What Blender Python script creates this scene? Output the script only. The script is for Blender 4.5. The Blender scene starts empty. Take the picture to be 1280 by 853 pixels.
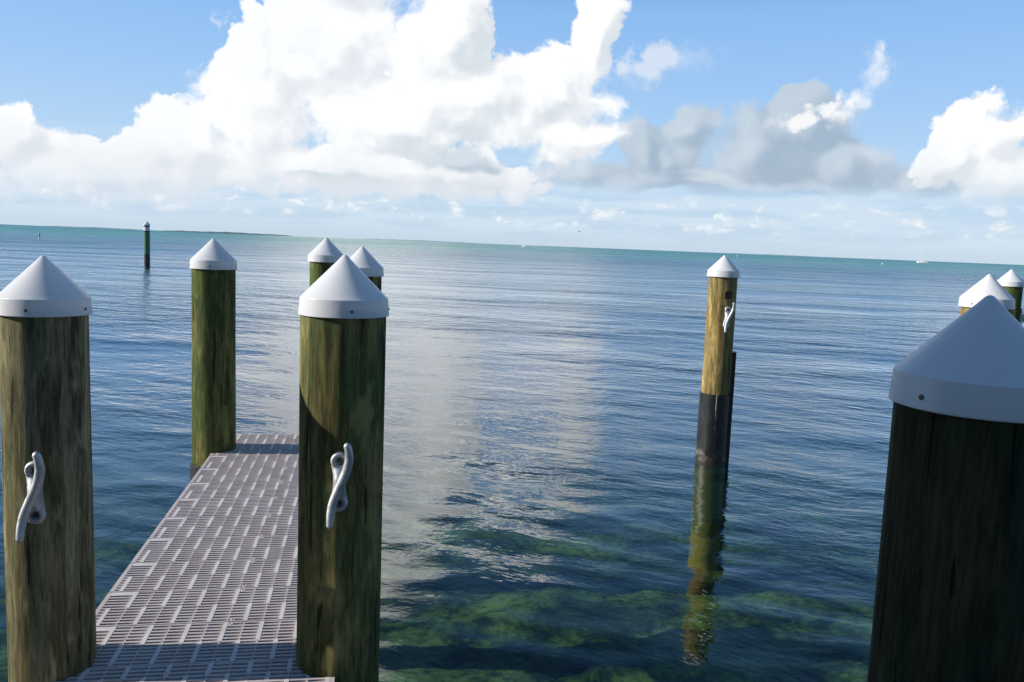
import bpy, math, random
import numpy as np
from mathutils import Vector, Matrix
random.seed(4)
R = math.radians
scene = bpy.context.scene
col = scene.collection
PI = math.pi

# ------------------------------------------------------------------ mesh helper
class MB:
    def __init__(s): s.v = []; s.f = []; s.mi = []; s.cur = 0
    def add(s, vs, fs):
        o = len(s.v); s.v += [tuple(v) for v in vs]; s.f += [tuple(i + o for i in f) for f in fs]; s.mi += [s.cur]*len(fs)
    def box(s, x0, x1, y0, y1, z0, z1, fr=None):
        p = [(x0,y0,z0),(x1,y0,z0),(x1,y1,z0),(x0,y1,z0),(x0,y0,z1),(x1,y0,z1),(x1,y1,z1),(x0,y1,z1)]
        if fr: p = [fr(*q) for q in p]
        s.add(p, [(0,3,2,1),(4,5,6,7),(0,1,5,4),(1,2,6,5),(2,3,7,6),(3,0,4,7)])
    def lathe(s, prof, n=48, cap0=False, cap1=False, rad=None, origin=(0,0,0), frame=None):
        """prof: (radius, z) pairs; rad(angle, z, r) may perturb the radius"""
        vs = []
        for (r, z) in prof:
            for k in range(n):
                a = 2*PI*k/n
                q = rad(a, z, r) if rad else r
                p = Vector((q*math.cos(a), q*math.sin(a), z))
                if frame: p = frame @ p
                vs.append(p + Vector(origin))
        fs = []
        for j in range(len(prof)-1):
            for k in range(n):
                a, b = j*n+k, j*n+(k+1) % n
                fs.append((a, b, b+n, a+n))
        if cap0: fs.append(tuple(range(n-1, -1, -1)))
        if cap1: fs.append(tuple((len(prof)-1)*n + k for k in range(n)))
        s.add(vs, fs)
    def tube(s, pts, rads, n=14, squash=1.0):
        pts = [Vector(p) for p in pts]; m = len(pts)
        up = Vector((0,1,0)); vs = []
        for i, p in enumerate(pts):
            t = (pts[min(i+1,m-1)] - pts[max(i-1,0)]).normalized()
            u = up - t*up.dot(t)
            if u.length < 1e-4: u = Vector((1,0,0)) - t*t.x
            u.normalize(); w = t.cross(u)
            for k in range(n):
                a = 2*PI*k/n
                vs.append(p + (w*math.cos(a) + u*math.sin(a)*squash)*rads[i])
        fs = []
        for j in range(m-1):
            for k in range(n):
                a, b = j*n+k, j*n+(k+1) % n
                fs.append((a, b, b+n, a+n))
        fs.append(tuple(range(n-1,-1,-1))); fs.append(tuple((m-1)*n+k for k in range(n)))
        s.add(vs, fs)
    def build(s, name, mat, parent=None, smooth=True, loc=None, angle=35):
        me = bpy.data.meshes.new(name)
        me.from_pydata(s.v, [], s.f); me.update()
        for q in (mat if isinstance(mat, (list, tuple)) else [mat]): me.materials.append(q)
        if any(s.mi): me.polygons.foreach_set('material_index', s.mi)
        o = bpy.data.objects.new(name, me); col.objects.link(o)
        if smooth:
            me.polygons.foreach_set('use_smooth', [True]*len(me.polygons))
            me.set_sharp_from_angle(angle=R(angle))
        if parent: o.parent = parent
        if loc: o.location = loc
        return o

def tag(o, label=None, cat=None, group=None, kind=None):
    if label: o['label'] = label
    if cat: o['category'] = cat
    if group: o['group'] = group
    if kind: o['kind'] = kind
    return o
def empty(name, loc=(0,0,0), rz=0):
    o = bpy.data.objects.new(name, None); col.objects.link(o)
    o.location = loc; o.rotation_euler = (0,0,rz); o.empty_display_size = .2
    return o
def copy_tree(o, parent=None):
    c = o.copy(); col.objects.link(c); c.parent = parent
    for ch in list(o.children): copy_tree(ch, c)
    return c

# ------------------------------------------------------------------ node helper
class NT:
    def __init__(s, tree): s.t = tree; s.n = tree.nodes; s.l = tree.links
    def node(s, typ, **kw):
        n = s.n.new(typ)
        for k, v in kw.items(): setattr(n, k, v)
        return n
    def put(s, sock, v):
        if v is None: return
        if isinstance(v, bpy.types.NodeSocket): s.l.new(v, sock)
        else:
            if hasattr(sock.default_value, '__len__') and not hasattr(v, '__len__'): v = (v,)*len(sock.default_value)
            if hasattr(sock.default_value, '__len__') and len(v) == 3 and len(sock.default_value) == 4: v = tuple(v)+(1,)
            sock.default_value = v
    def m(s, op, a, b=None, c=None, clamp=False):
        n = s.node('ShaderNodeMath', operation=op, use_clamp=clamp)
        for i, v in enumerate((a, b, c)): s.put(n.inputs[i], v)
        return n.outputs[0]
    def vm(s, op, a, b=None):
        n = s.node('ShaderNodeVectorMath', operation=op)
        s.put(n.inputs[0], a); s.put(n.inputs[1], b)
        return n.outputs['Value'] if op in ('DOT_PRODUCT','LENGTH','DISTANCE') else n.outputs[0]
    def ss(s, x, a, b, lo=0., hi=1.):
        n = s.node('ShaderNodeMapRange', interpolation_type='SMOOTHSTEP')
        for i, v in enumerate((x, a, b, lo, hi)): s.put(n.inputs[i], v)
        return n.outputs[0]
    def lin(s, x, a, b, lo=0., hi=1.):
        n = s.node('ShaderNodeMapRange')
        for i, v in enumerate((x, a, b, lo, hi)): s.put(n.inputs[i], v)
        return n.outputs[0]
    def mix(s, f, a, b, blend='MIX'):
        n = s.node('ShaderNodeMix', data_type='RGBA', blend_type=blend)
        s.put(n.inputs[0], f); s.put(n.inputs[6], a); s.put(n.inputs[7], b)
        return n.outputs[2]
    def noise(s, vec, scale=1., detail=4., rough=.5, dist=0., dim='3D', color=False):
        n = s.node('ShaderNodeTexNoise', noise_dimensions=dim)
        s.put(n.inputs['Vector'], vec)
        n.inputs['Scale'].default_value = scale; n.inputs['Detail'].default_value = detail
        n.inputs['Roughness'].default_value = rough; n.inputs['Distortion'].default_value = dist
        return n.outputs['Color' if color else 'Fac']
    def voro(s, vec, scale=1., detail=0., rough=.5, dim='3D', feature='F1'):
        n = s.node('ShaderNodeTexVoronoi', voronoi_dimensions=dim, feature=feature, normalize=False)
        s.put(n.inputs['Vector'], vec); n.inputs['Scale'].default_value = scale
        n.inputs['Detail'].default_value = detail; n.inputs['Roughness'].default_value = rough
        return n.outputs['Distance']
    def mapv(s, vec, scale=(1,1,1), rot=(0,0,0), loc=(0,0,0)):
        n = s.node('ShaderNodeMapping')
        s.put(n.inputs[0], vec); s.put(n.inputs[1], loc); s.put(n.inputs[2], rot); s.put(n.inputs[3], scale)
        return n.outputs[0]
    def xyz(s, v):
        n = s.node('ShaderNodeSeparateXYZ'); s.put(n.inputs[0], v); return n.outputs
    def comb(s, x, y, z):
        n = s.node('ShaderNodeCombineXYZ')
        for i, v in enumerate((x,y,z)): s.put(n.inputs[i], v)
        return n.outputs[0]
    def bump(s, h, dist, strength=1., normal=None):
        n = s.node('ShaderNodeBump'); s.put(n.inputs['Height'], h)
        n.inputs['Distance'].default_value = dist; n.inputs['Strength'].default_value = strength
        if normal: s.put(n.inputs['Normal'], normal)
        return n.outputs[0]
def material(name):
    m = bpy.data.materials.new(name); m.use_nodes = True
    N = NT(m.node_tree); b = m.node_tree.nodes['Principled BSDF']
    return m, N, b
def objcoord(N): return N.node('ShaderNodeTexCoord').outputs['Object']

# ------------------------------------------------------------------ light directions
SUN_AZ, SUN_EL = R(-96.2), R(24.7)
sun_dir = Vector((math.sin(SUN_AZ)*math.cos(SUN_EL), math.cos(SUN_AZ)*math.cos(SUN_EL), math.sin(SUN_EL)))
sd = bpy.data.lights.new('sun', 'SUN'); sd.energy = 5.0; sd.angle = R(.53); sd.color = (1, .95, .87)
so = bpy.data.objects.new('sun', sd); col.objects.link(so)
so.rotation_euler = sun_dir.to_track_quat('Z', 'Y').to_euler(); so.location = (-30, -5, 20)

# ------------------------------------------------------------------ sky
def build_world():
    w = bpy.data.worlds.new('World'); scene.world = w; w.use_nodes = True
    N = NT(w.node_tree); bg = w.node_tree.nodes['Background']
    sky = N.node('ShaderNodeTexSky', sky_type='NISHITA', sun_disc=False)
    sky.sun_elevation = SUN_EL; sky.sun_rotation = SUN_AZ
    sky.air_density = 1.0; sky.dust_density = .4; sky.ozone_density = 2.0
    d = N.vm('NORMALIZE', N.node('ShaderNodeTexCoord').outputs['Generated'])
    X, Y, Z = N.xyz(d)
    u = N.m('MULTIPLY', N.m('ARCTAN2', X, Y), 57.2958)
    v = N.m('MULTIPLY', N.m('ARCSINE', Z), 57.2958)
    p = N.comb(u, v, 0)
    # clear sky: Nishita, with haze towards the horizon and a deeper blue overhead
    base = N.mix(1., sky.outputs[0], SKY_TINT, 'MULTIPLY')
    gr = N.node('ShaderNodeValToRGB'); cr = gr.color_ramp
    stops = [(0., (.60,.74,.89)), (.03, (.56,.73,.91)), (.10, (.48,.70,.96)), (.17, (.37,.62,.97)), (.25, (.285,.54,.95)), (.34, (.11,.29,.62)), (.48, (.030,.10,.26)), (.62, (.05,.13,.30)), (1., (.08,.16,.32))]
    while len(cr.elements) < len(stops): cr.elements.new(.5)
    for e, (q, c) in zip(cr.elements, stops): e.position = q; e.color = c + (1,)
    N.put(gr.inputs[0], N.m('DIVIDE', v, 60.))
    grad = N.mix(1., gr.outputs[0], (10,10,10), 'MULTIPLY')
    clear = N.mix(.88, base, grad)
    # layout of the cloud masses, in degrees of azimuth and elevation
    back = [(-30.96,5.2,1.99,1.9),(-26.63,3.2,6.5,2.7),(-21.87,5.2,4.2,3.3),(-17.3,8.4,4.0,5.6),(-12.33,12.1,6.1,6.07),
            (-12.0,17.2,4.6,6.2),(-9.6,19.6,6.2,6.2),(-9.5,9.5,7.0,5.2),(-11.17,4.38,13.87,2.1)]
    front = [(-4.7,13.6,3.3,5.6),(-2.9,9.3,6.6,3.3),(-8.0,7.4,4.6,2.5),(2.2,10.0,4.3,3.6),(4.7,13.6,1.7,3.6),(3.0,7.0,4.4,2.2),
             (28.5,7.3,3.3,2.6),(26.58,6.0,2.6,2.3),(30.5,5.1,4.2,2.0),(-.3,18.2,4.6,1.7)]
    plume = [(22.3,11.4,1.3,2.0),(21.6,9.6,1.8,1.3),(20.2,8.7,2.4,1.1),(17.8,8.4,2.6,.8)]
    wisp = [(10.2,12.3,4.4,1.3),(7.6,11.4,3.2,1.4)]
    grey = [(10.71,6.3,3.13,2.5),(15.3,6.6,4.51,2.8),(18.62,8.3,3.37,2.2),(20.74,5.8,4.48,1.8),(12.35,5.1,6.69,1.3),
            (3.86,5.2,4.31,1.6),(25.5,5.2,4.4,1.5),(-4.28,5.6,4.2,.8),(11.36,8.4,1.96,1.6),(8.2,6.6,2.2,2.2),(-9,3.7,9,.9),(14,4.6,14,1.0),(6.5,4.4,4,1.2)]
    def field(vec, blobs):
        acc = None
        for (a, b, c, e) in blobs:
            q = N.vm('MULTIPLY', N.vm('SUBTRACT', vec, (a, b, 0)), (1/c, 1/e, 0))
            h = N.m('SUBTRACT', 1., N.vm('LENGTH', q))
            acc = h if acc is None else N.m('SMOOTH_MAX', acc, h, .18)
        return acc
    def density(vec, blobs, amp, seed, smooth=False, fq=1.):
        """cloud density, and the same without its fine detail (for the shading)"""
        sv = N.vm('ADD', vec, (seed, seed*.37, 0))
        wob = N.vm('MULTIPLY', N.vm('SUBTRACT', N.noise(sv, .22, 2, .5, dim='2D', color=True), (.5,.5,.5)), (3.2/fq, 2.6/fq, 0))
        f = field(N.vm('ADD', vec, wob), blobs)
        ps = N.vm('ADD', sv, N.vm('MULTIPLY', wob, (.6,.6,0)))
        pw = N.vm('ADD', sv, wob)
        sm = N.m('ADD', N.m('MULTIPLY', N.m('SUBTRACT', N.noise(pw, .36*fq, 2, .5, dim='2D'), .5), amp),
                 N.m('MULTIPLY', N.m('SUBTRACT', .55, N.noise(ps, .7*fq, 2, .5, dim='2D')), amp*.40))
        sm = N.m('ADD', f, sm)
        if smooth: return sm
        n1 = N.noise(pw, .36*fq, 6, .58, dim='2D')
        jit = N.vm('MULTIPLY', N.noise(sv, 1.6, 3, .6, dim='2D', color=True), (.9,.9,0))
        puff = N.m('SUBTRACT', .55, N.voro(N.vm('ADD', ps, jit), .50*fq, 3, .55, dim='2D'))
        t = N.m('ADD', N.m('MULTIPLY', N.m('SUBTRACT', n1, .5), amp), N.m('MULTIPLY', puff, amp*.42))
        return N.m('ADD', f, t), sm
    toward = (-.95, .80, 0)                         # towards the sun, in sky degrees
    def cumulus(blobs, amp, seed, edge, lo, hi, fine, dark, light, floor, fq=1.):
        d, m0 = density(p, blobs, amp, seed, False, fq)
        ms = density(N.vm('ADD', p, toward), blobs, amp, seed, True, fq)
        det = N.m('SUBTRACT', d, m0)
        lit = N.ss(N.m('ADD', N.m('SUBTRACT', m0, ms), N.m('MULTIPLY', det, fine)), lo, hi)
        low = N.ss(N.m('ADD', v, N.m('MULTIPLY', det, 3.)), floor[0], floor[1], floor[2], 1.)
        soft = N.ss(N.noise(N.vm('ADD', p, (seed*2., 4., 0)), .16, 3, .5, dim='2D'), .40, .62)
        wid = N.lin(soft, 0, 1, edge*.45, edge*1.7)              # crisp and soft stretches of edge
        alpha = N.m('DIVIDE', N.m('ADD', d, .06), wid, clamp=True)
        alpha = N.m('MULTIPLY', N.m('MULTIPLY', alpha, alpha), N.m('SUBTRACT', 3., N.m('MULTIPLY', alpha, 2.)))
        lit = N.m('MULTIPLY', N.m('ADD', N.m('MULTIPLY', lit, .72), N.m('MULTIPLY', soft, .28)), low)
        glow = N.lin(N.ss(v, 15.5, 18.5), 0, 1, 1., 1.75)         # cloud above the view boosted to brighten its glare on the water
        return alpha, N.mix(1., N.mix(lit, dark, light), N.comb(glow, glow, glow), 'MULTIPLY')
    base_cut = N.ss(N.m('ADD', v, N.m('MULTIPLY', N.noise(p, .5, 4, .6, dim='2D'), 1.6)), 1.2, 4.8)
    a1, c1 = cumulus(back, .60, 3.1, .23, -.36, .14, .62, (7.4,7.9,8.5), (10.8,10.85,10.9), (2.5, 7., .4))
    a1 = N.m('MULTIPLY', a1, base_cut)
    aF, cF = cumulus(front, .62, 23.7, .22, -.36, .14, .68, (7.0,7.6,8.2), (11.2,11.2,11.15), (3.5, 8., .35))
    aF = N.m('MULTIPLY', aF, N.ss(N.m('ADD', v, N.m('MULTIPLY', N.noise(p, .6, 4, .6, dim='2D'), 1.8)), 3.6, 6.2))
    aP, cP = cumulus(plume, 1.0, 41.3, .95, -.5, .3, .6, (7.0,7.7,8.4), (10.2,10.2,10.2), (2., 3., .8), 2.2)
    aW, cW = cumulus(wisp, 1.0, 57.1, 1.2, -.5, .3, .6, (6.4,7.4,8.5), (8.2,8.8,9.5), (2., 3., .8), 2.0)
    aW = N.m('MULTIPLY', aW, .75)
    a2, c2 = cumulus(grey, .60, 11.7, .40, -.32, .42, .75, (3.7,4.7,5.9), (6.4,7.2,8.0), (2., 5., .7))
    a2 = N.m('MULTIPLY', N.m('MULTIPLY', a2, .90), N.ss(v, 3.4, 4.8))
    # distant low rows of small cumulus and haze streaks
    lv = N.mapv(p, (.62, 1.15, 1), loc=(2.3, .4, 0))
    n3 = N.m('SUBTRACT', N.noise(lv, .8, 6, .6, .4, dim='2D'), N.m('MULTIPLY', N.voro(lv, 1.1, 2, .5, dim='2D'), .18))
    band = N.m('MULTIPLY', N.ss(v, .9, 1.9), N.ss(v, 4.0, 2.4))
    a3 = N.m('MULTIPLY', N.m('MULTIPLY', N.ss(n3, .27, .54), band), .85)
    c3 = N.mix(N.ss(n3, .42, .62), (6.7,7.8,8.8), (9.3,9.7,9.9))
    sv = N.mapv(p, (.12, 1.1, 1), loc=(5, 1, 0))
    a4 = N.m('MULTIPLY', N.m('MULTIPLY', N.ss(N.noise(sv, 1.0, 4, .5, dim='2D'), .34, .62), N.m('MULTIPLY', N.ss(v, .2, 1.2), N.ss(v, 7.0, 3.0))), .75)
    out = N.mix(a4, clear, (6.6,7.9,9.2))
    out = N.mix(a3, out, c3)
    out = N.mix(a1, out, c1)
    out = N.mix(a2, out, c2)
    out = N.mix(aW, out, cW)
    out = N.mix(aP, out, cP)
    out = N.mix(aF, out, cF)
    # below the horizon the same haze goes on
    N.put(bg.inputs[0], out); bg.inputs[1].default_value = .1
    w.cycles.sampling_method = 'MANUAL'; w.cycles.sample_map_resolution = 512
SKY_TINT = (.9, .95, 1.05)
build_world()

# ------------------------------------------------------------------ materials
def wood(name, light, dark, green, gamt, grey=.0, seed=0.):
    m, N, b = material(name)
    oc = N.vm('ADD', objcoord(N), (seed, seed*.7, seed*.3))
    wob = N.vm('ADD', oc, N.vm('MULTIPLY', N.noise(N.mapv(oc, (6,6,2.5)), 1, 3, .5, color=True), (.035,.035,.0)))
    g = N.noise(N.mapv(wob, (22,22,1.9)), 1, 7, .68, .2)
    big = N.noise(N.mapv(wob, (5,5,1.7)), 1, 5, .6)
    crk = N.noise(N.mapv(wob, (40,40,1.3)), 1, 3, .5, .2)
    spot = N.noise(N.mapv(oc, (15,15,6)), 1, 6, .7)
    c = N.mix(N.ss(g, .36, .64), dark, light)
    c = N.mix(N.m('MULTIPLY', N.ss(big, .42, .60), gamt), c, green)
    c = N.mix(N.m('MULTIPLY', N.ss(spot, .54, .70), .5), c, tuple(x*.45 for x in dark))
    fine = N.noise(N.mapv(oc, (85,85,7)), 1, 4, .7)
    c = N.mix(1., c, N.mix(N.ss(fine, .34, .66), (.66,.66,.66), (1.22,1.22,1.22)), 'MULTIPLY')
    c = N.mix(N.m('MULTIPLY', N.ss(N.noise(N.mapv(wob, (10,10,3.4), loc=(3,1,2)), 1, 6, .65), .54, .68), .6), c, tuple(min(1, x*1.4) for x in light))
    fl = N.node('ShaderNodeTexVoronoi', feature='F1'); N.put(fl.inputs['Vector'], N.mapv(wob, (11,11,2.2))); fl.inputs['Scale'].default_value = 1.
    ft = N.xyz(fl.outputs['Color'])[0]                      # each shaved flake its own tone
    c = N.mix(1., c, N.mix(ft, (.74,.74,.74), (1.14,1.14,1.14)), 'MULTIPLY')
    rust = N.ss(N.noise(N.mapv(wob, (12,12,1.2), loc=(8,3,1)), 1, 4, .6), .58, .72)
    c = N.mix(N.m('MULTIPLY', rust, .28), c, (light[0]*1.1, light[1]*.75, light[2]*.5))
    cr = N.ss(crk, .33, .365)
    c = N.mix(N.m('MULTIPLY', N.m('SUBTRACT', 1., cr), .8), c, tuple(x*.3 for x in dark))
    N.put(b.inputs['Base Color'], c); b.inputs['Roughness'].default_value = .82
    b.inputs['Specular IOR Level'].default_value = .12
    h = N.m('ADD', N.m('ADD', N.m('MULTIPLY', g, .5), N.m('MULTIPLY', ft, .5)), N.m('ADD', N.m('MULTIPLY', cr, .6), N.m('MULTIPLY', spot, .3)))
    N.put(b.inputs['Normal'], N.bump(h, .007, 1.))
    return m
W_LEFT = wood('wood_grey_brown', (.36,.31,.175), (.085,.072,.036), (.15,.145,.065), .6, seed=1.3)
W_CENTRE = wood('wood_olive', (.31,.25,.095), (.070,.058,.022), (.080,.115,.042), .85, seed=4.1)
W_GREEN = wood('wood_green', (.26,.25,.088), (.075,.075,.026), (.095,.135,.042), .85, seed=7.7)
W_TAN = wood('wood_tan', (.48,.34,.13), (.25,.175,.065), (.29,.26,.12), .55, seed=2.9)
W_SHADED = wood('wood_shaded_green', (.078,.070,.036), (.026,.027,.016), (.030,.050,.026), .8, seed=9.2)  # shade of the near right pile put into a darker wood colour
W_FRAME = wood('wood_frame', (.16,.13,.08), (.07,.055,.035), (.07,.07,.04), .4, seed=5.5)

def cap_mat():
    m, N, b = material('cap_white_plastic')
    oc = objcoord(N)
    n = N.noise(N.mapv(oc, (9,9,5)), 1, 6, .65)
    dirt = N.noise(N.mapv(oc, (30,30,4)), 1, 4, .6)
    c = N.mix(N.ss(n, .55, .8), (.95,.95,.95), (.91,.91,.90))
    c = N.mix(N.m('MULTIPLY', N.ss(dirt, .62, .8), .35), c, (.60,.59,.54))
    N.put(b.inputs['Base Color'], c); b.inputs['Roughness'].default_value = .38
    N.put(b.inputs['Normal'], N.bump(n, .002, .25))
    tr = N.node('ShaderNodeBsdfTranslucent'); N.put(tr.inputs[0], (.94,.95,.97))
    mx = N.node('ShaderNodeMixShader'); mx.inputs[0].default_value = .20
    N.l.new(b.outputs[0], mx.inputs[1]); N.l.new(tr.outputs[0], mx.inputs[2])
    N.l.new(mx.outputs[0], m.node_tree.nodes['Material Output'].inputs[0])
    return m
M_CAP = cap_mat()

def simple(name, c, rough=.5, metal=0., var=.12, scale=12, bump=.001, spec=.5):
    m, N, b = material(name)
    n = N.noise(objcoord(N), scale, 5, .6)
    N.put(b.inputs['Base Color'], N.mix(N.ss(n, .3, .7), tuple(x*(1-var) for x in c), tuple(min(1, x*(1+var)) for x in c)))
    N.put(b.inputs['Roughness'], N.lin(n, .3, .7, max(.02, rough-.08), rough+.08)); b.inputs['Metallic'].default_value = metal
    b.inputs['Specular IOR Level'].default_value = spec
    if bump: N.put(b.inputs['Normal'], N.bump(n, bump, .6))
    return m
M_GALV = simple('galvanised_metal', (.52,.53,.54), .5, .55, .14, 40, .0015)
M_SCREW = simple('screw_metal', (.10,.09,.085), .5, .7)
M_BOLT = simple('bolt_rusty', (.10,.08,.065), .65, .4)
M_SHADOW = simple('shadow_brown', (.085,.062,.030), .9)  # brown of a shadow patch on the lone pile
M_GREENP = simple('green_paint', (.05,.16,.075), .55, 0, .2, 6)
M_BLACKP = simple('black_paint', (.015,.017,.018), .5)
M_WHITEP = simple('white_paint', (.75,.75,.73), .5)
M_HULL = simple('boat_gelcoat', (.85,.85,.84), .3)
M_RED = simple('bottom_paint', (.40,.10,.06), .6)
M_MAST = simple('mast_metal', (.88,.90,.92), .4, 0)
M_SAIL = simple('sail_cloth', (.70,.74,.80), .8)
M_WINDOW = simple('boat_window', (.02,.03,.04), .15)
M_BIRD = simple('bird_feathers', (.62,.66,.70), .8)

def wrap_mat():
    m, N, b = material('black_pile_wrap')
    oc = objcoord(N); X, Y, Z = N.xyz(oc)
    n = N.noise(N.mapv(oc, (14,14,5)), 1, 6, .65)
    c = N.mix(N.ss(n, .45, .75), (.012,.013,.014), (.040,.040,.038))
    salt = N.m('MULTIPLY', N.m('MULTIPLY', N.ss(Z, .02, .09), N.ss(Z, .24, .10)), N.ss(N.noise(N.mapv(oc, (11,11,9), loc=(1,2,3)), 1, 5, .7), .48, .66))
    c = N.mix(N.m('MULTIPLY', salt, .75), c, (.26,.23,.20))
    scuff = N.ss(N.noise(N.mapv(oc, (30,30,6), loc=(5,0,1)), 1, 6, .75), .60, .76)
    c = N.mix(N.m('MULTIPLY', scuff, .45), c, (.15,.15,.145))
    # a run of dried salt down the water side
    wx = N.m('ABSOLUTE', N.m('SUBTRACT', N.m('ADD', X, N.m('MULTIPLY', N.noise(N.mapv(oc, (1,1,14)), 1, 2, .5), .02)), -.012))
    run = N.m('MULTIPLY', N.m('MULTIPLY', N.ss(wx, .006, .002), N.ss(Z, .36, .50)), N.ss(Y, -.05, -.08))
    c = N.mix(N.m('MULTIPLY', run, N.ss(n, .38, .5)), c, (.55,.55,.52))
    # wet and slimy at the water line
    wet = N.ss(N.m('ADD', Z, N.m('MULTIPLY', n, .16)), .20, .02)
    c = N.mix(N.m('MULTIPLY', wet, .8), c, (.045,.040,.020))
    c = N.mix(N.ss(Z, .01, -.06), c, (.24,.20,.035))
    N.put(b.inputs['Base Color'], c); b.inputs['Roughness'].default_value = .42
    N.put(b.inputs['Normal'], N.bump(n, .004, .6))
    return m
M_WRAP = wrap_mat()

def grating_mat(name, ca, cb):
    m, N, b = material(name)
    oc = objcoord(N)
    n = N.noise(oc, 7, 6, .65); f = N.noise(oc, 160, 3, .6)
    c = N.mix(N.ss(n, .35, .68), ca, cb)
    st = N.ss(N.noise(N.mapv(oc, (3,3,3), loc=(4,4,0)), 1, 7, .7), .54, .70)
    c = N.mix(N.m('MULTIPLY', st, .35), c, (.46,.43,.41))
    N.put(b.inputs['Base Color'], c); b.inputs['Roughness'].default_value = .7
    N.put(b.inputs['Normal'], N.bump(f, .0012, .6))
    return m
M_GRATE = grating_mat('grey_grating_plastic', (.53,.46,.435), (.63,.555,.525))
M_RIB = grating_mat('pale_rib_plastic', (.65,.59,.565), (.75,.69,.66))

# ------------------------------------------------------------------ water and sea bed
def water_mat():
    m = bpy.data.materials.new('sea_water'); m.use_nodes = True
    N = NT(m.node_tree); m.node_tree.nodes.remove(m.node_tree.nodes['Principled BSDF'])
    out = m.node_tree.nodes['Material Output']
    geo = N.node('ShaderNodeNewGeometry')
    P = geo.outputs['Position']; X, Y, Z = N.xyz(P)
    flat = N.comb(X, Y, 0)
    r = N.vm('LENGTH', flat)
    # ripples on top of the modelled swell
    wind = N.ss(N.noise(N.mapv(flat, (.06,.12,1), rot=(0,0,.2)), 1, 3, .5), .34, .62)     # cat's paws
    warp = N.vm('MULTIPLY', N.noise(flat, .8, 2, .5, color=True), (.6,.6,0))
    fw = N.vm('ADD', flat, warp)
    def turned(deg): return N.mapv(fw, rot=(0,0,R(deg)))
    l1 = N.noise(N.mapv(turned(16), (.95, 2.0, 1)), 1.0, 3, .55)
    l2 = N.noise(N.mapv(turned(27), (1.2, 2.7, 1), loc=(5,2,0)), 1.9, 3, .55)
    l3 = N.noise(N.mapv(turned(6), (1.0, 2.0, 1), loc=(1,7,0)), 5.0, 3, .55)
    far = N.lin(r, 4., 30., .55, 1.)
    l5 = N.noise(flat, 2.6, 3, .6)
    l6 = N.noise(N.mapv(turned(20), (.16, .42, 1), loc=(9,4,0)), 1.0, 3, .5)
    h = N.m('ADD', N.m('MULTIPLY', l1, N.lin(r, 5., 30., .007, .060)), N.m('MULTIPLY', l2, N.lin(r, 5., 30., .010, .034)))
    h = N.m('ADD', h, N.m('MULTIPLY', l3, N.m('MULTIPLY', N.m('ADD', .35, wind), .0085)))
    h = N.m('ADD', h, N.m('MULTIPLY', l6, N.lin(r, 6., 30., .01, .17)))
    h = N.m('ADD', h, N.m('MULTIPLY', l5, N.lin(r, 5., 35., .004, .040)))
    h = N.m('MULTIPLY', N.m('MULTIPLY', h, far), N.m('ADD', .55, N.m('MULTIPLY', wind, .75)))
    nb = N.bump(h, 1.0, 1.0)
    # towards the horizon only the wave faces that lean to the eye are seen (visible-slope bias of a rough sea)
    inc = geo.outputs['Incoming']
    ix, iy, iz = N.xyz(inc)
    ihor = N.vm('NORMALIZE', N.comb(ix, iy, 0))
    bias = N.m('MULTIPLY', N.ss(N.m('ABSOLUTE', iz), .32, .05), N.m('ADD', N.lin(r, 6., 22., .012, .080), N.lin(r, 22., 130., 0., .085)))
    bv = N.vm('MULTIPLY', ihor, N.comb(bias, bias, 0))
    nrm = N.vm('NORMALIZE', N.vm('ADD', nb, bv))
    ci = N.m('MAXIMUM', N.vm('DOT_PRODUCT', nrm, inc), .04)
    fres = N.m('ADD', .02, N.m('MULTIPLY', .98, N.m('POWER', N.m('SUBTRACT', 1., ci, clamp=True), 5.)))
    fres = N.m('MULTIPLY', fres, N.lin(r, 60., 400., 1.3, .72))
    gl = N.node('ShaderNodeBsdfGlossy'); N.put(gl.inputs['Roughness'], N.lin(r, 8., 80., .015, .12))
    N.put(gl.inputs['Color'], (.97,.98,1.0)); N.put(gl.inputs['Normal'], nrm)
    # the body of the water: what is left of the bed after the path down and up, plus scattered light
    Iz = N.m('ABSOLUTE', N.xyz(geo.outputs['Incoming'])[2])
    ct = N.m('SQRT', N.m('SUBTRACT', 1., N.m('MULTIPLY', N.m('SUBTRACT', 1., N.m('MULTIPLY', Iz, Iz)), .563)))
    tau = N.m('DIVIDE', N.lin(r, 5., 36., .04, 2.3), ct)
    T = N.m('POWER', 2.71828, N.m('MULTIPLY', tau, -1.))
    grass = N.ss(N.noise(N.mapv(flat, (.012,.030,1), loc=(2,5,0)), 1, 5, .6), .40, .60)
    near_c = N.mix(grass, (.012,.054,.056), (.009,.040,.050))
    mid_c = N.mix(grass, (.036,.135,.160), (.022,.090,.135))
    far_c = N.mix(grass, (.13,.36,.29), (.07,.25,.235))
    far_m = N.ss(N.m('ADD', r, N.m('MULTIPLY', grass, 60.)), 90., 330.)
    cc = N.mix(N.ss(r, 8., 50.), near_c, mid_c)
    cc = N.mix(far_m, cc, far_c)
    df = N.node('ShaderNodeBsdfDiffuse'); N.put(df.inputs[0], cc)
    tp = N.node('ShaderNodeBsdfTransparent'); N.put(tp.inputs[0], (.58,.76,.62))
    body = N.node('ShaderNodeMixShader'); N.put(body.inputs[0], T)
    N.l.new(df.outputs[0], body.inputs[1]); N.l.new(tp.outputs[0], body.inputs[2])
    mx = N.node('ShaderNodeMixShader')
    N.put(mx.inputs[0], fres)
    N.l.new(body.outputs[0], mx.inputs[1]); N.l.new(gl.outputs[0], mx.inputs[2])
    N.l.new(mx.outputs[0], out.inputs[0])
    return m

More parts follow.
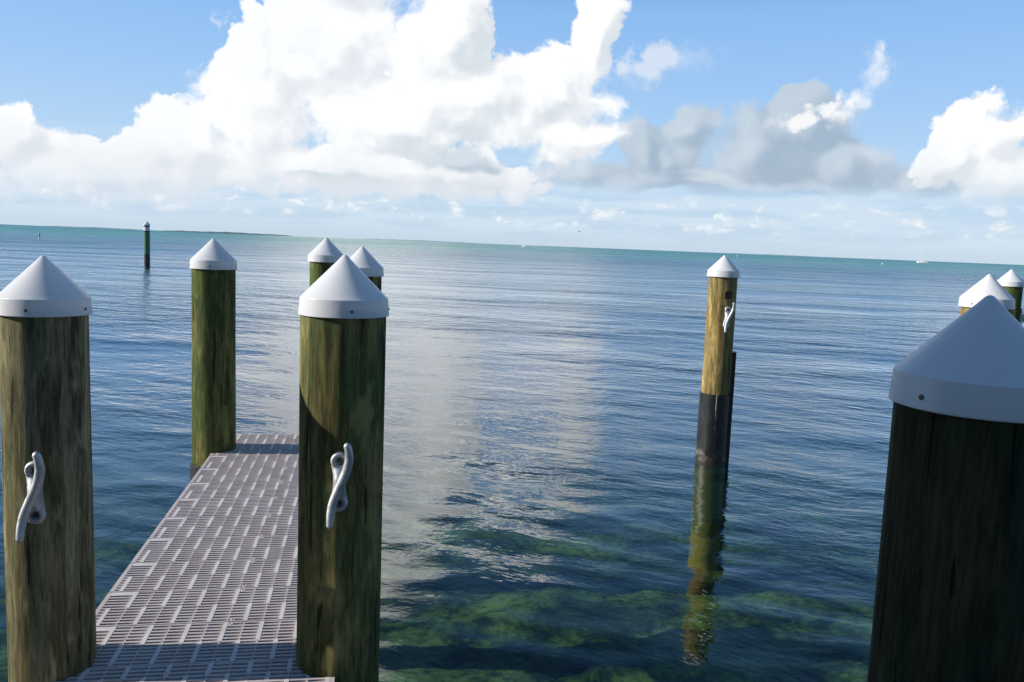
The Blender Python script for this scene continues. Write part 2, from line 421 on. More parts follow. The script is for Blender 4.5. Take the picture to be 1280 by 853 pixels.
def build_water():
    rng = np.random.default_rng(11)
    a0 = np.radians(np.concatenate([np.linspace(-42, 42, 1000), np.linspace(42, 318, 140)[1:-1]]))
    rr = np.concatenate([np.geomspace(1.2, 140, 620), np.geomspace(150, 40000, 40)])
    A, Rr = np.meshgrid(a0, rr)
    x = Rr*np.sin(A); y = Rr*np.cos(A)
    z = np.zeros_like(x)
    dr = Rr*(math.log(140/1.2)/620)
    lam = np.geomspace(.30, 3.6, 44)
    for L in lam:
        th = math.radians(14) + rng.normal(0, .42)
        k = 2*PI/L; ph = rng.uniform(0, 2*PI)
        amp = .0026*L**.35*rng.uniform(.5, 1.2)/3.2
        fade = np.clip((L/dr - 4)/4, 0, 1)*np.clip((60-Rr)/40, 0, 1)
        z += amp*fade*np.sin(k*(x*math.sin(th) + y*math.cos(th)) + ph)*1.0
    z *= np.clip(.75 + Rr/30, 0, 2.2)
    n, m = x.shape
    vs = np.stack([x, y, z], -1).reshape(-1, 3)
    idx = np.arange(n*m).reshape(n, m)
    nx = np.roll(idx, -1, axis=1)
    q = np.stack([idx[:-1], idx[1:], nx[1:], nx[:-1]], -1).reshape(-1, 4)
    vs = np.concatenate([vs, [[0, 0, 0]]])
    tri = np.stack([idx[0], nx[0], np.full(m, n*m)], -1)
    me = bpy.data.meshes.new('water')
    me.vertices.add(len(vs)); me.vertices.foreach_set('co', vs.astype(np.float32).ravel())
    loops = np.concatenate([q.ravel(), tri.ravel()]).astype(np.int32)
    starts = np.concatenate([np.arange(len(q))*4, len(q)*4 + np.arange(len(tri))*3]).astype(np.int32)
    me.loops.add(len(loops)); me.loops.foreach_set('vertex_index', loops)
    me.polygons.add(len(starts)); me.polygons.foreach_set('loop_start', starts)
    me.polygons.foreach_set('use_smooth', np.ones(len(starts), dtype=bool))
    me.update(); me.validate()
    if me.polygons[0].normal.z < 0: me.flip_normals()
    me.materials.append(water_mat())
    o = bpy.data.objects.new('water', me); col.objects.link(o)
    return tag(o, kind='structure')
build_water()

def build_bed():
    m, N, b = material('sea_bed')
    oc = objcoord(N)
    wv = N.vm('ADD', oc, N.vm('MULTIPLY', N.noise(oc, .9, 3, .5, color=True), (.8,.8,0)))
    big = N.noise(N.mapv(wv, (.85,1.15,1), loc=(4.4,1.7,0)), 1, 6, .68)
    med = N.noise(wv, 3.4, 7, .72); fine = N.noise(oc, 14, 4, .6)
    blades = N.noise(N.mapv(wv, (3,9,1), rot=(0,0,.7)), 1, 5, .7)
    c = N.mix(N.ss(med, .38, .64), (.014,.027,.014), (.085,.118,.044))
    c = N.mix(N.m('MULTIPLY', N.ss(blades, .5, .7), .6), c, (.13,.15,.04))
    c = N.mix(N.ss(N.m('ADD', big, N.m('MULTIPLY', med, .55)), .68, 1.0), c, (.32,.36,.145))
    c = N.mix(N.m('MULTIPLY', N.ss(fine, .46, .66), .6), c, (.018,.028,.012))
    c = N.mix(N.m('MULTIPLY', N.ss(N.noise(N.mapv(oc, (9,9,1), loc=(2,2,0)), 1, 4, .6), .62, .74), .45), c, (.42,.45,.27))
    N.put(b.inputs['Base Color'], c); b.inputs['Roughness'].default_value = 1.
    b.inputs['Specular IOR Level'].default_value = 0
    mb = MB()
    xs = [-60+4.*i for i in range(13)] + [-10+.09*i for i in range(245)] + [12.+4*i for i in range(13)]
    ys = [-40+4.*i for i in range(10)] + [-1+.09*i for i in range(190)] + [16.2+5*i for i in range(17)]
    from mathutils import noise as mn
    for y in ys:
        for x in xs:
            d = .30*mn.fractal(Vector((x*1.5, y*1.5, 3)), .7, 2., 5) if (-10 <= x < 12 and -1 <= y < 16.2) else 0
            mb.v.append((x, y, -.98 - max(0, math.hypot(x, y)-5)*.04 + .26*d + .08*math.sin(x*.9+1)*math.cos(y*.7)))
    nx_ = len(xs)
    for j in range(len(ys)-1):
        for i in range(nx_-1):
            a = j*nx_+i; mb.f.append((a, a+1, a+nx_+1, a+nx_))
    return tag(mb.build('sea_bed', m), kind='structure')
build_bed()

# far low islands on the horizon, trees and all, thin strips with the distance haze mixed into their colour
def build_islands():
    def mat(name, c):
        m, N, b = material(name)
        n = N.noise(N.mapv(objcoord(N), (.01,.01,.08)), 1, 6, .7)
        N.put(b.inputs['Base Color'], N.mix(N.ss(n, .35, .65), tuple(x*.75 for x in c), c)); b.inputs['Roughness'].default_value = 1
        b.inputs['Specular IOR Level'].default_value = 0
        return m
    mats = [mat('island_far_hazed', (.38,.50,.50)), mat('island_hazed', (.19,.29,.27))]
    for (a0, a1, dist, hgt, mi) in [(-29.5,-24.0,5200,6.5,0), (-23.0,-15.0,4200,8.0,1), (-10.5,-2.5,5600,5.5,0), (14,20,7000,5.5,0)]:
        mb = MB(); n = 160; rows = []
        for i in range(n+1):
            t = i/n; a = R(a0+(a1-a0)*t)
            env = min(1, 6*t, 6*(1-t))**.6
            h = .8 + hgt*env*(.74 + .16*math.sin(t*11+a0) + .06*math.sin(t*53+1) + random.uniform(-.04,.04))
            row = []
            for (q, hh) in ((0, -1), (20, max(.05, h*.8)), (60, max(.06, h)), (180, max(.05, h*.9)), (260, -1)):
                d = dist+q; row.append((d*math.sin(a), d*math.cos(a), hh))
            rows.append(row)
        for r_ in rows: mb.v += r_
        for i in range(n):
            for k in range(4):
                a = i*5+k; mb.f.append((a, a+5, a+6, a+1))
        tag(mb.build('island', mats[mi], smooth=True), kind='structure')
build_islands()

# ------------------------------------------------------------------ piles
def cap_mesh(r, flare=1.03):
    mb = MB()
    hc, hr = r*.98, r*.40                      # cone and rim heights
    tip = r*.07
    prof = [(r*.925, -hr*.98), (r*flare-.001, -hr), (r*flare, -hr+.002), (r*1.012, -hr*.45), (r*1.0, -.0016), (r*.995, .0), (r*.984, .0012)]
    for k in range(1, 9): 
        t = k/9; prof.append((r*.984*(1-t)+tip*t, .0012 + (hc*.955-.0012)*t))
    prof += [(tip*.85, hc*.972), (tip*.55, hc*.99), (tip*.2, hc*.999), (.0008, hc)]
    mb.lathe(prof, 72, cap1=True)
    return mb, hc, hr
_cap_cache = {}
def add_cap(root, r, ztip, screw_az, off=(0,0)):
    mb, hc, hr = cap_mesh(r)
    c = mb.build('cap', M_CAP, root, loc=(off[0], off[1], ztip-hc), angle=14)
    for a in screw_az:
        s = MB(); a = PI/2 - R(a)
        fr = Matrix.Rotation(a, 3, 'Z') @ Matrix.Rotation(PI/2, 3, 'Y')
        s.lathe([(.0052,.0),(.0052,.0012),(.0042,.0028),(.0016,.0032)], 12, cap1=True, frame=fr)
        zz = -hr*.62
        s.build('screw', M_SCREW, c, loc=(r*1.016*math.cos(a), r*1.016*math.sin(a), zz))
    return ztip-hc-hr

def pole_mesh(r, z0, z1, seed, rough=1.0):
    rnd = random.Random(seed)
    ph = [rnd.uniform(0, 6.28) for _ in range(12)]
    flats = [(rnd.uniform(0, 6.28), rnd.uniform(.985, .995)) for _ in range(5)]
    def rad(a, z, q):
        k = 1 + rough*(.008*math.sin(2*a+ph[0]+z*.5) + .005*math.sin(3*a+ph[1]-z*.7) + .003*math.sin(9*a+ph[2]+z*1.3) + .0025*math.sin(17*a+ph[3]+.8*z) + .003*math.sin(z*5+ph[4]))
        for (fa, fc) in flats:          # shaved flats along the trunk
            d = math.cos(a-fa-.06*z)
            if d > fc*.97: k = min(k, fc*.985/d + .006)
        return q*k
    n = max(8, int((z1-z0)/.06))
    prof = [(r*(1.03-.045*i/n), z0+(z1-z0)*i/n) for i in range(n+1)]
    mb = MB(); mb.lathe(prof, 96, True, True, rad)
    return mb

def build_cleat(parent, loc, az, scale=1.0, tilt=0., mirror=False):
    """twisted pile cleat: an eyed base plate, a bent horn and two bolts"""
    sx = -1 if mirror else 1
    P = MB()
    # local frame: x right, z up, -y outward from the pile
    fr = Matrix(((1,0,0),(0,0,-1),(0,1,0)))        # lathe axis -> -y
    for zc in (.081, -.081):
        P.lathe([(.0145,.0),(.0145,.012),(.017,.018),(.025,.0195),(.031,.016),(.0335,.008),(.0335,.0)], 28, origin=(sx*-.006,-.001,zc), frame=fr)
        P.lathe([(.0,.003),(.0152,.003)], 28, origin=(sx*-.006,-.001,zc), frame=fr)
    # waisted web between the eyes
    rows = []
    for t in np.linspace(-1, 1, 15):
        zc = .062*t; w = .0225 + .0085*t*t; d = .018 + .024*(1-t*t)**1.5
        rows.append([(sx*-.006+w*cx, -d*cy, zc) for cx, cy in ((-1,0),(-.95,.55),(-.5,1),(.0,1.08),(.5,1),(.95,.55),(1,0))])
    vs = [p for r_ in rows for p in r_]; fs = []
    for j in range(14):
        for k in range(6):
            a = j*7+k; fs.append((a, a+1, a+8, a+7))
    fs.append(tuple(range(6,-1,-1))); fs.append(tuple(14*7+k for k in range(7)))
    P.add(vs, fs)
    cl = P.build('cleat', M_GALV, parent, loc=loc, angle=50)
    ctrl = [(.020,-.062,.152),(.026,-.060,.130),(.028,-.055,.095),(.020,-.050,.055),(.004,-.047,.012),(-.014,-.047,-.030),(-.030,-.052,-.075),(-.036,-.060,-.115),(-.037,-.068,-.150)]
    pts = []
    for i in range(len(ctrl)-1):
        p0, p1, p2, p3 = [Vector(ctrl[max(0, min(len(ctrl)-1, i+k))]) for k in (-1,0,1,2)]
        for q in range(6):
            t = q/6
            pts.append(.5*((2*p1)+(p2-p0)*t+(2*p0-5*p1+4*p2-p3)*t*t+(3*p1-p0-3*p2+p3)*t**3))
    pts.append(Vector(ctrl[-1])); n = len(pts)
    rads = [.0128+.0042*math.sin(PI*i/(n-1)) for i in range(n)]
    d0 = (pts[0]-pts[1]).normalized(); d1 = (pts[-1]-pts[-2]).normalized()
    pts = [pts[0]+d0*.009, pts[0]+d0*.006] + pts + [pts[-1]+d1*.006, pts[-1]+d1*.009]
    rads = [.004, .0085] + rads + [.0085, .004]
    h = MB(); h.tube([(sx*p.x, p.y, p.z) for p in pts], rads, 16)
    h.build('horn', M_GALV, cl, angle=60)
    for zc in (.081, -.081):
        b = MB(); b.lathe([(.0105,.0),(.0105,.006),(.008,.0085)], 6, cap1=True, origin=(sx*-.006,-.004,zc), frame=fr)
        b.build('bolt', M_BOLT, cl, smooth=False)
    # -y must face azimuth az:  rotate about z
    cl.rotation_euler = (0, tilt, R(180-az)); cl.scale = (scale,)*3
    return cl

def pile(x, y, r, ztip, wood_m, label, seed, capr, z0=-1.5, wrap_top=None, screws=(), lean=(0,0), rough=1.0, name='mooring_pile', group='wooden mooring piles with white cone caps'):
    root = empty(name, (x, y, 0))
    tag(root, label, 'mooring pile', group)
    root.rotation_euler = (lean[1], lean[0], 0)
    zr = add_cap(root, capr, ztip, screws)
    pole_mesh(r, z0, zr+.03, seed, rough).build('pole', wood_m, root, angle=60)
    if wrap_top is not None:
        w = MB(); rw = r*1.035+.006
        w.lathe([(rw+.004, z0), (rw+.003, 0), (rw, wrap_top-.004), (rw-.004, wrap_top), (rw-.02, wrap_top)], 64)
        w.build('pile_wrap', M_WRAP, root)
    return root

def on_pile(r, az):        # point on a pile's skin towards azimuth az
    return (r*math.sin(R(az)), r*math.cos(R(az)))

left = pile(-1.590, 2.805, .137, 2.052, W_LEFT, 'grey brown pile at the far left of the photo with a cleat in half sun', 1, .1425, wrap_top=.45, screws=(-188, -266, 40))
cx, cy = on_pile(.135, -196); build_cleat(left, (cx, cy, 1.272), -189, .94)
centre = pile(-.597, 2.925, .150, 2.092, W_CENTRE, 'large olive pile right of the walkway with a silver cleat and a curved shadow', 2, .153, wrap_top=.45, screws=(-201, 80))
cx, cy = on_pile(.147, -191); build_cleat(centre, (cx, cy, 1.318), -191, .92)
pile(-2.128, 5.88, .150, 2.112, W_GREEN, 'green pile at the far left corner of the walkway deck', 3, .156, wrap_top=.50, screws=(-192, -120))
pile(-1.117, 6.09, .145, 2.095, W_CENTRE, 'pile showing little but its white cap behind the right shoulder of the large olive pile', 4, .155, wrap_top=.50, screws=(-130,))
pile(-1.676, 7.40, .145, 2.148, W_GREEN, 'pile beyond the walkway end, its capped top just left of the large olive pile', 5, .157, wrap_top=.5)
chan = pile(2.085, 8.33, .143, 2.130, W_TAN, 'lone tan pile in open water with a black sleeve and a silver cleat', 6, .157, z0=-2.0, wrap_top=.74)
cx, cy = on_pile(.142, 168); build_cleat(chan, (cx, cy, 1.52), 163, .95, tilt=R(4), mirror=False)
nb = MB(); nx_, ny_ = on_pile(.1405, -190)  # shadow patch above the cleat, modelled as a small dark block
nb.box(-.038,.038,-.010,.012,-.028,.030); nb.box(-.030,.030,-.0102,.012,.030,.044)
no = nb.build('shadow_block', M_SHADOW, chan, smooth=False, loc=(nx_, ny_, 1.735)); no.rotation_euler = (0,0,R(10))
rb = MB(); bx_, by_ = on_pile(.160, 100)
rb.box(-.016,.016,-.05,.05,-1.6,1.165)
ro = rb.build('rub_strip', M_BLACKP, chan, smooth=False, loc=(bx_, by_, 0)); ro.rotation_euler = (0,0,R(-10))
pile(.851, 1.487, .143, 2.094, W_SHADED, 'nearest pile of all at the right edge, large and fully in shade', 7, .146, wrap_top=.3, screws=(-114,))
pile(3.081, 5.42, .150, 2.083, W_TAN, 'capped pile just behind the tip of the big shaded cap at the right edge', 8, .158, wrap_top=.5, screws=(-172, -120))
r3 = pile(6.157, 10.36, .145, 2.090, W_GREEN, 'farthest capped pile at the right edge of the photo, partly cut by the frame', 9, .153, wrap_top=.5)
cx, cy = on_pile(.143, 120); build_cleat(r3, (cx, cy, 1.50), 120)

# ------------------------------------------------------------------ finger pier (own frame: s along, t across)
DA = R(-10)
E1 = Vector((math.sin(DA), math.cos(DA), 0)); E2 = Vector((math.cos(DA), -math.sin(DA), 0))
def pier_xy(t, s, z): return tuple(E2*t + E1*s + Vector((0,0,z)))
T0, T1 = -1.058, -.098
PZ = .6
def grating(s0, s1, z, first=None, t0=T0, t1=T1, border=False):
    """moulded grating panel: cross bars with slots between, thin ribs and staggered thick ribs"""
    mb = MB(); n = 12
    fullpitch = .3275/12.55
    nrow = max(2, int(round((s1-s0-.016)/fullpitch)))
    pitch = (s1-s0-.010)/nrow
    bar = pitch*.45
    zt, zb = z, z-.032
    mb.box(t0, t1, s0+.002, s0+.010, zb, zt, pier_xy)
    for k in range(nrow):
        a = s0+.010+pitch*(k+1)-bar
        e = a+bar if k < nrow-1 else s1-.002
        mb.box(t0, t1, a, e, zb, zt, pier_xy)
    # edge strips
    mb.box(t0-.010, t0+.008, s0+.003, s1-.003, zb-.004, zt+.0006, pier_xy)
    mb.box(t1-.008, t1+.010, s0+.003, s1-.003, zb-.004, zt+.0006, pier_xy)
    TP = .140
    half = nrow//2
    for g, (ka, kb) in enumerate(((0, half), (half, nrow))):
        sa = s0+.006+pitch*ka; sb = s0+.006+pitch*kb+.002
        off = .036 if g == 0 else .036+TP/2
        t = t0+off
        while t < t1-.01:
            mb.cur = 1
            if t > t0+.012: mb.box(t-.0082, t+.0082, sa, sb, zb+.002, zt+.0008+.0002*g, pier_xy)
            mb.cur = 0
            q = t+TP/2
            if q < t1-.012: mb.box(q-.0028, q+.0028, sa, sb, zb+.003, zt-.0012, pier_xy)
            t += TP
    # one blind cell by the left edge and screw bosses
    if nrow > 8:
        a = s1-.010-pitch
        mb.cur = 1
        mb.box(t0+.006, t0+.036+TP/2, s1-.012-pitch*.95, s1-.004, zb+.004, zt+.0004, pier_xy)
        for ts in (t0+.036+TP*3.5+.02,):
            for ss_ in (s0+.022, s1-.022):
                mb.lathe([(.0085, zb), (.0085, zt+.0016), (.006, zt+.0022), (.004, zt+.0008)], 14, origin=pier_xy(ts, ss_, 0))
    return mb
pier = empty('finger_pier', pier_xy((T0+T1)/2, 2.85, 0), -DA)
tag(pier, 'narrow walkway of pale slotted grating panels running out between the capped piles', 'pier')
def pier_part(mb, name, mat, smooth=False):
    o = mb.build(name, mat, None, smooth=smooth)
    o.parent = pier; o.matrix_parent_inverse = Matrix.Translation(pier.location) .inverted() if False else (Matrix.Translation(pier.location) @ Matrix.Rotation(-DA, 4, 'Z')).inverted()
    return o
pier_part(grating(2.845, 2.994, PZ), 'grating_panel', [M_GRATE, M_RIB])
s = 2.994
for k in range(11):
    pier_part(grating(s+.001, s+.3265, PZ + random.uniform(-.0007,.0007)), 'grating_panel', [M_GRATE, M_RIB]); s += .3275
S_END = s
s = 2.835
for k in range(5):      # the nearer panels towards the main dock, a little higher
    pier_part(grating(s-.3275, s-.002, PZ+.010), 'grating_panel', [M_GRATE, M_RIB]); s -= .3275
S_IN = s
for t in (T0+.028, (T0+T1)/2-.02, T1-.066):
    fm = MB(); fm.box(t, t+.038, S_IN+.01, S_END-.01, PZ-.185, PZ-.039, pier_xy); pier_part(fm, 'stringer', W_FRAME)
s = S_IN+.3
while s < S_END:
    for (ta, tb) in ((T0+.068, (T0+T1)/2-.022), ((T0+T1)/2+.020, T1-.068)):
        jm = MB(); jm.box(ta, tb, s, s+.038, PZ-.17, PZ-.045, pier_xy); pier_part(jm, 'joist', W_FRAME)
    s += .61

# ------------------------------------------------------------------ main dock under the camera, and the boathouse added unseen to shade the near right pile
dock = empty('main_dock', pier_xy(0, 0, 0), -DA)
tag(dock, 'main dock of grey planks the photograph was taken from', 'dock')
def dock_part(mb, name, mat, smooth=False):
    o = mb.build(name, mat, None, smooth=smooth); o.parent = dock
    o.matrix_parent_inverse = (Matrix.Translation(dock.location) @ Matrix.Rotation(-DA, 4, 'Z')).inverted()
    return o
mb = MB(); t = -8.
while t < 7.:
    mb.box(t, t+.136, -1.6, S_IN-.012 if T0-.1 < t < T1+.05 else 1.15, PZ-.03, PZ+.004+random.uniform(-.001,.001), pier_xy); t += .142
dock_part(mb, 'deck_boards', W_FRAME)
for s_ in (-1.5, -.2, 1.05):
    mb = MB(); mb.box(-8, 7, s_, s_+.05, PZ-.23, PZ-.034, pier_xy); dock_part(mb, 'beam', W_FRAME)

def build_blocker():
    m_wall, N, b = material('blocker_boards')
    oc = objcoord(N); Z = N.xyz(oc)[2]
    gap = N.ss(N.m('ABSOLUTE', N.m('SUBTRACT', N.m('FRACT', N.m('DIVIDE', Z, .16)), .5)), .46, .49)
    n = N.noise(N.mapv(oc, (2,2,20)), 1, 5, .6)
    N.put(b.inputs['Base Color'], N.mix(gap, N.mix(n, (.20,.19,.17), (.28,.27,.25)), (.03,.03,.03))); b.inputs['Roughness'].default_value = .8
    m_roof = simple('blocker_roof', (.18,.19,.20), .5, .4)
    root = empty('blocker', (-5.9, -1.3, 0))
    tag(root, 'grey boarded boathouse added out of view left of the camera to shade the nearest pile', 'blocker')
    w = MB(); w.box(-1.7, 1.7, -3.2, 2.62, .62, 4.85)
    g = [(-1.7,-3.2,4.85),(1.7,-3.2,4.85),(0,-3.2,6.0),(-1.7,2.62,4.85),(1.7,2.62,4.85),(0,2.62,6.0)]
    w.add(g, [(0,1,2),(3,5,4)])
    w.build('wall', m_wall, root, smooth=False)
    r_ = MB()
    for sx in (-1, 1):
        p = [(sx*1.95,-3.5,4.72),(sx*1.95,2.70,4.72),(0,2.70,6.04),(0,-3.5,6.04)]
        q = [(a, b_, c+.07) for a, b_, c in p]
        r_.add(p+q, [(0,1,2,3),(4,7,6,5),(0,4,5,1),(1,5,6,2),(2,6,7,3),(3,7,4,0)])
    r_.build('roof', m_roof, root, smooth=False)
    d = MB(); d.box(1.702, 1.74, -1.2, -.3, .64, 2.7); d.build('door', M_WHITEP, root, smooth=False)
    for yc in (.8, -2.3):
        f = MB(); f.box(1.702, 1.75, yc-.45, yc+.45, 1.5, 2.6); fo = f.build('window', M_WHITEP, root, smooth=False)
        p = MB(); p.box(1.752, 1.756, yc-.38, yc+.38, 1.57, 2.53); p.build('pane', M_WINDOW, fo, smooth=False)
    for px in (-1.5, 0, 1.5):
        for py in (-3, -.3, 2.45):
            p = MB(); p.lathe([(.14,-1.5),(.14,.62)], 20, origin=(px,py,0)); p.build('stilt', W_SHADED, root)
build_blocker()

def build_unseen_shore():  # unseen shore and trees, added to cut the sky fill from behind
    m, N, b = material('unseen_shore_ground')
    n = N.noise(objcoord(N), .8, 6, .65)
    N.put(b.inputs['Base Color'], N.mix(n, (.10,.09,.06), (.20,.18,.13))); b.inputs['Roughness'].default_value = 1
    mb = MB(); xs = [-90+4*i for i in range(46)]; rows = [(-9.5,-1.4),(-11,.1),(-14,.7),(-22,.9),(-60,1.2)]
    for y, z in rows:
        for x in xs: mb.v.append((x, y+1.2*math.sin(x*.13)+.5*math.sin(x*.41), z+random.uniform(-.06,.06)))
    for j in range(4):
        for i in range(45):
            a = j*46+i; mb.f.append((a, a+46, a+47, a+1))
    tag(mb.build('unseen_shore', m), kind='structure')
    ml, N, b = material('wood_leaves')
    n = N.noise(objcoord(N), 1.2, 5, .6)
    N.put(b.inputs['Base Color'], N.mix(n, (.020,.038,.014), (.055,.085,.030))); b.inputs['Roughness'].default_value = .7
    mb = MB(); rnd = random.Random(8)
    clumps = [(rnd.uniform(-85, 85), rnd.uniform(-30, -16), rnd.uniform(2, 10), rnd.uniform(1.6, 3.2)) for _ in range(420)]
    for (x, y, z, q) in clumps:
        for _ in range(60):
            d = Vector((rnd.gauss(0,1), rnd.gauss(0,1), rnd.gauss(0,1))).normalized()*q*rnd.uniform(.6, 1)
            c = Vector((x, y, z)) + d; e = .28
            a1 = Vector((rnd.gauss(0,1), rnd.gauss(0,1), rnd.gauss(0,1))).normalized(); a2 = a1.orthogonal().normalized()
            mb.add([c-a1*e, c+a2*e*.6, c+a1*e, c-a2*e*.6], [(0,1,2,3)])
    tag(mb.build('unseen_shore_wood', ml, smooth=False), kind='stuff')
build_unseen_shore()

# ------------------------------------------------------------------ things out on the water
def marker_pile():
    root = empty('channel_marker_pile', (-21.07, 47.69, 0))
    tag(root, 'distant green banded channel marker pile standing alone in the water at left', 'channel marker')
    add_cap(root, .185, 2.66, ())
    def band(name, z0, z1, mat, r=.165):
        b = MB(); b.lathe([(r-.004, z0), (r, z0+.004), (r, z1-.004), (r-.004, z1)], 40, True, True); b.build(name, mat, root)
    b = MB(); b.lathe([(.158, -2.2), (.158, 2.45)], 40, True, True); b.build('pole', M_BLACKP, root)
    band('white_band', 2.11, 2.31, M_WHITEP, .164)
    band('green_band', .78, 2.03, M_GREENP, .163)
marker_pile()
def pole_marker():
    root = empty('marker_pole', (-73.3, 128.4, 0))
    tag(root, 'tiny white marker pole far out in the water near the left edge', 'marker pole')
    b = MB(); b.lathe([(.10,-2.5),(.10,.95),(.11,.96),(.11,1.12),(.04,1.2)], 20, cap1=True); b.build('pole', M_WHITEP, root)
    b = MB(); b.lathe([(.112,.60),(.112,.78)], 20); b.build('band', M_SCREW, root)
pole_marker()

def hull_mesh(L, W, D, n=18, transom=.75):
    mb = MB(); rows = []
    for i in range(n+1):
        t = i/n                       # 0 stern, 1 bow
        w = W/2*(transom + (1-transom)*math.sin(PI*min(1, t*1.1)/1.1*.9)) if t < .55 else W/2*math.cos((t-.55)/.45*PI/2)**.75
        w = max(w, .01); sheer = D*(.62 + .25*t*t); x = L*(t-.5) + (.06*L*t*t)
        rows.append([(x, -w, sheer), (x, -w*.93, D*.25), (x, -w*.55, -D*.22), (x, 0, -D*.38*(1-t**4)), (x, w*.55, -D*.22), (x, w*.93, D*.25), (x, w, sheer)])
    for r_ in rows: mb.v += r_
    for i in range(n):
        for k in range(6):
            a = i*7+k; mb.f.append((a, a+7, a+8, a+1))
        mb.f.append((i*7, i*7+6, i*7+13, i*7+7))        # deck
    mb.f.append(tuple(range(7)))
    return mb
def sailboat():
    az, d = R(25.96), 1000.
    root = empty('sailboat', (d*math.sin(az), d*math.cos(az), 0), R(180-26))
    tag(root, 'white sailboat with a bare mast on the horizon at right', 'sailboat')
    hull_mesh(10.2, 3.2, 2.0).build('hull', M_HULL, root)
    b = MB(); b.box(-5.0, 4.2, -1.30, 1.30, -.05, .12); b.build('waterline_stripe', M_RED, root, smooth=False)
    c = MB()
    vs = [(-2.2,-1.0,1.3),(2.4,-.8,1.3),(2.4,.8,1.3),(-2.2,1.0,1.3),(-2.0,-.85,2.2),(1.7,-.6,2.0),(1.7,.6,2.0),(-2.0,.85,2.2)]
    c.add(vs, [(0,3,2,1),(4,5,6,7),(0,1,5,4),(1,2,6,5),(2,3,7,6),(3,0,4,7)]); co = c.build('cabin', M_HULL, root, smooth=False)
    w = MB(); w.box(-1.6, 1.2, -1.0, 1.0, 1.62, 1.86); w.build('window', M_WINDOW, co, smooth=False)
    m_ = MB(); m_.tube([(.9,0,1.2),(.9,0,13.2)], [.24,.18], 12); m_.build('mast', M_MAST, root)
    bo = MB(); bo.tube([(.9,0,2.9),(-4.2,0,2.9)], [.10,.08], 10); bo.build('boom', M_MAST, root)
    sl = MB(); sl.tube([(.6,0,3.15),(-1.5,0,3.2),(-4.0,0,3.1)], [.26,.24,.12], 12); sl.build('furled_sail', M_SAIL, root)
    st = MB()
    for p in ((5.3,0,1.75),(-4.9,0,1.4)): st.tube([(.9,0,13.1), p], [.03,.03], 6)
    st.build('stay', M_MAST, root)
sailboat()
def motorboat():
    az, d = R(.56), 1150.
    root = empty('motorboat', (d*math.sin(az), d*math.cos(az), 0), R(-35))
    tag(root, 'tiny white motorboat on the horizon near the middle', 'motorboat')
    hull_mesh(6.4, 2.3, 1.8).build('hull', M_HULL, root)
    c = MB(); vs = [(-.8,-.8,1.2),(1.2,-.7,1.2),(1.2,.7,1.2),(-.8,.8,1.2),(-.6,-.7,2.2),(.5,-.6,2.2),(.5,.6,2.2),(-.6,.7,2.2)]
    c.add(vs, [(0,3,2,1),(4,5,6,7),(0,1,5,4),(1,2,6,5),(2,3,7,6),(3,0,4,7)]); co = c.build('cabin', M_HULL, root, smooth=False)
    w = MB(); w.box(-.5,.6,-.82,.82,1.6,2.0); w.build('window', M_WINDOW, co, smooth=False)
    e = MB(); e.box(-3.5,-3.0,-.25,.25,.3,1.6); e.build('outboard_motor', M_BLACKP, root, smooth=False)
motorboat()
def buoy(x, y, r, label):
    b = MB(); b.lathe([(r*.3,-r*.9),(r*.8,-r*.5),(r,0),(r*.9,r*.45),(r*.5,r*.85),(r*.16,r*1.0),(r*.16,r*1.5),(.01,r*1.55)], 20, True)
    o = b.build('mooring_buoy', M_WHITEP, None, loc=(x, y, .1)); tag(o, label, 'buoy')
buoy(162.15, 369.0, .42, 'tiny white buoy on the water left of and below the sailboat')
buoy(170.5, 644.0, .55, 'tiny white buoy near the horizon just right of the lone tan pile')
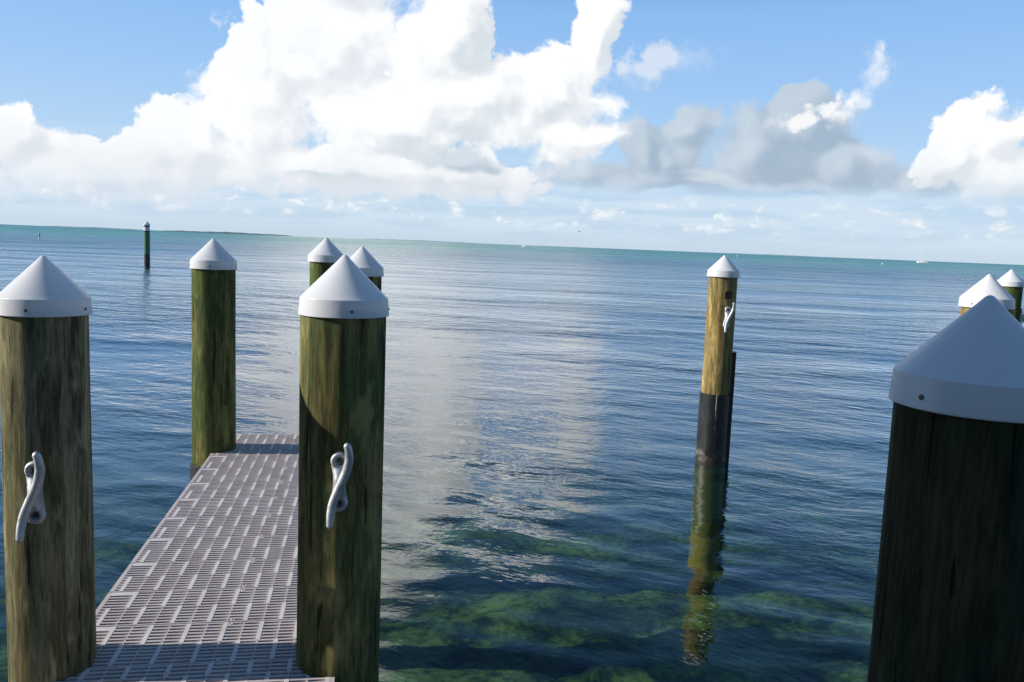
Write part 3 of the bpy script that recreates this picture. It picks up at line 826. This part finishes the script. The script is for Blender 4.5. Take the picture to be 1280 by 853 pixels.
def bird():
    az, el, d = R(4.29), R(1.04), 190.
    root = empty('seabird', (d*math.cos(el)*math.sin(az), d*math.cos(el)*math.cos(az), 2.15+d*math.sin(el)), R(35))
    tag(root, 'tiny dark seabird flying low over the horizon', 'bird')
    b = MB(); b.tube([(-.30,0,0),(-.2,0,.01),(-.05,0,.02),(.12,0,.02),(.22,0,.03),(.30,0,.03),(.36,0,.02)], [.02,.04,.075,.07,.04,.045,.012], 12)
    b.build('body', M_BIRD, root)
    for sg in (-1, 1):
        w = MB(); rows = []
        for (yy, zz, c0, c1) in ((.04,.03,-.10,.13),(.22,.16,-.08,.13),(.42,.22,-.10,.09),(.62,.16,-.13,.0)):
            rows.append([(c0, sg*yy, zz), (c1, sg*yy, zz+.01), ((c0+c1)/2, sg*yy, zz+.03)])
        for r_ in rows: w.v += r_
        for i in range(3):
            for k in range(3):
                a = i*3+k; b_ = i*3+(k+1) % 3; w.f.append((a, b_, b_+3, a+3))
        w.f.append((9,10,11)); w.build('wing', M_BIRD, root)
bird()

# ------------------------------------------------------------------ camera
cam = bpy.data.cameras.new('camera'); co = bpy.data.objects.new('camera', cam); col.objects.link(co)
cam.sensor_width = 36; cam.lens = 1038/1280*36; cam.clip_start = .05; cam.clip_end = 60000
ro_, pi_ = R(2.28), R(6.62)
fw = Vector((0, math.cos(pi_), -math.sin(pi_))); r0 = Vector((1,0,0)); u0 = r0.cross(fw)
rt = r0*math.cos(ro_) + u0*math.sin(ro_); up = -r0*math.sin(ro_) + u0*math.cos(ro_)
mt = Matrix((rt, up, -fw)).transposed().to_4x4(); mt.translation = (0, 0, 2.15)
co.matrix_world = mt
scene.camera = co

# ------------------------------------------------------------------ render settings
scene.view_settings.view_transform = 'Standard'; scene.view_settings.look = 'None'
scene.view_settings.exposure = 0; scene.view_settings.gamma = 1
cy = scene.cycles
cy.max_bounces = 8; cy.diffuse_bounces = 4; cy.glossy_bounces = 4; cy.transparent_max_bounces = 8
cy.use_adaptive_sampling = True; cy.adaptive_threshold = .022
cy.caustics_reflective = False; cy.caustics_refractive = False
cy.sample_clamp_indirect = 6; cy.use_denoising = True
try: cy.denoiser = 'OPENIMAGEDENOISE'; cy.denoising_prefilter = 'ACCURATE'
except Exception: pass
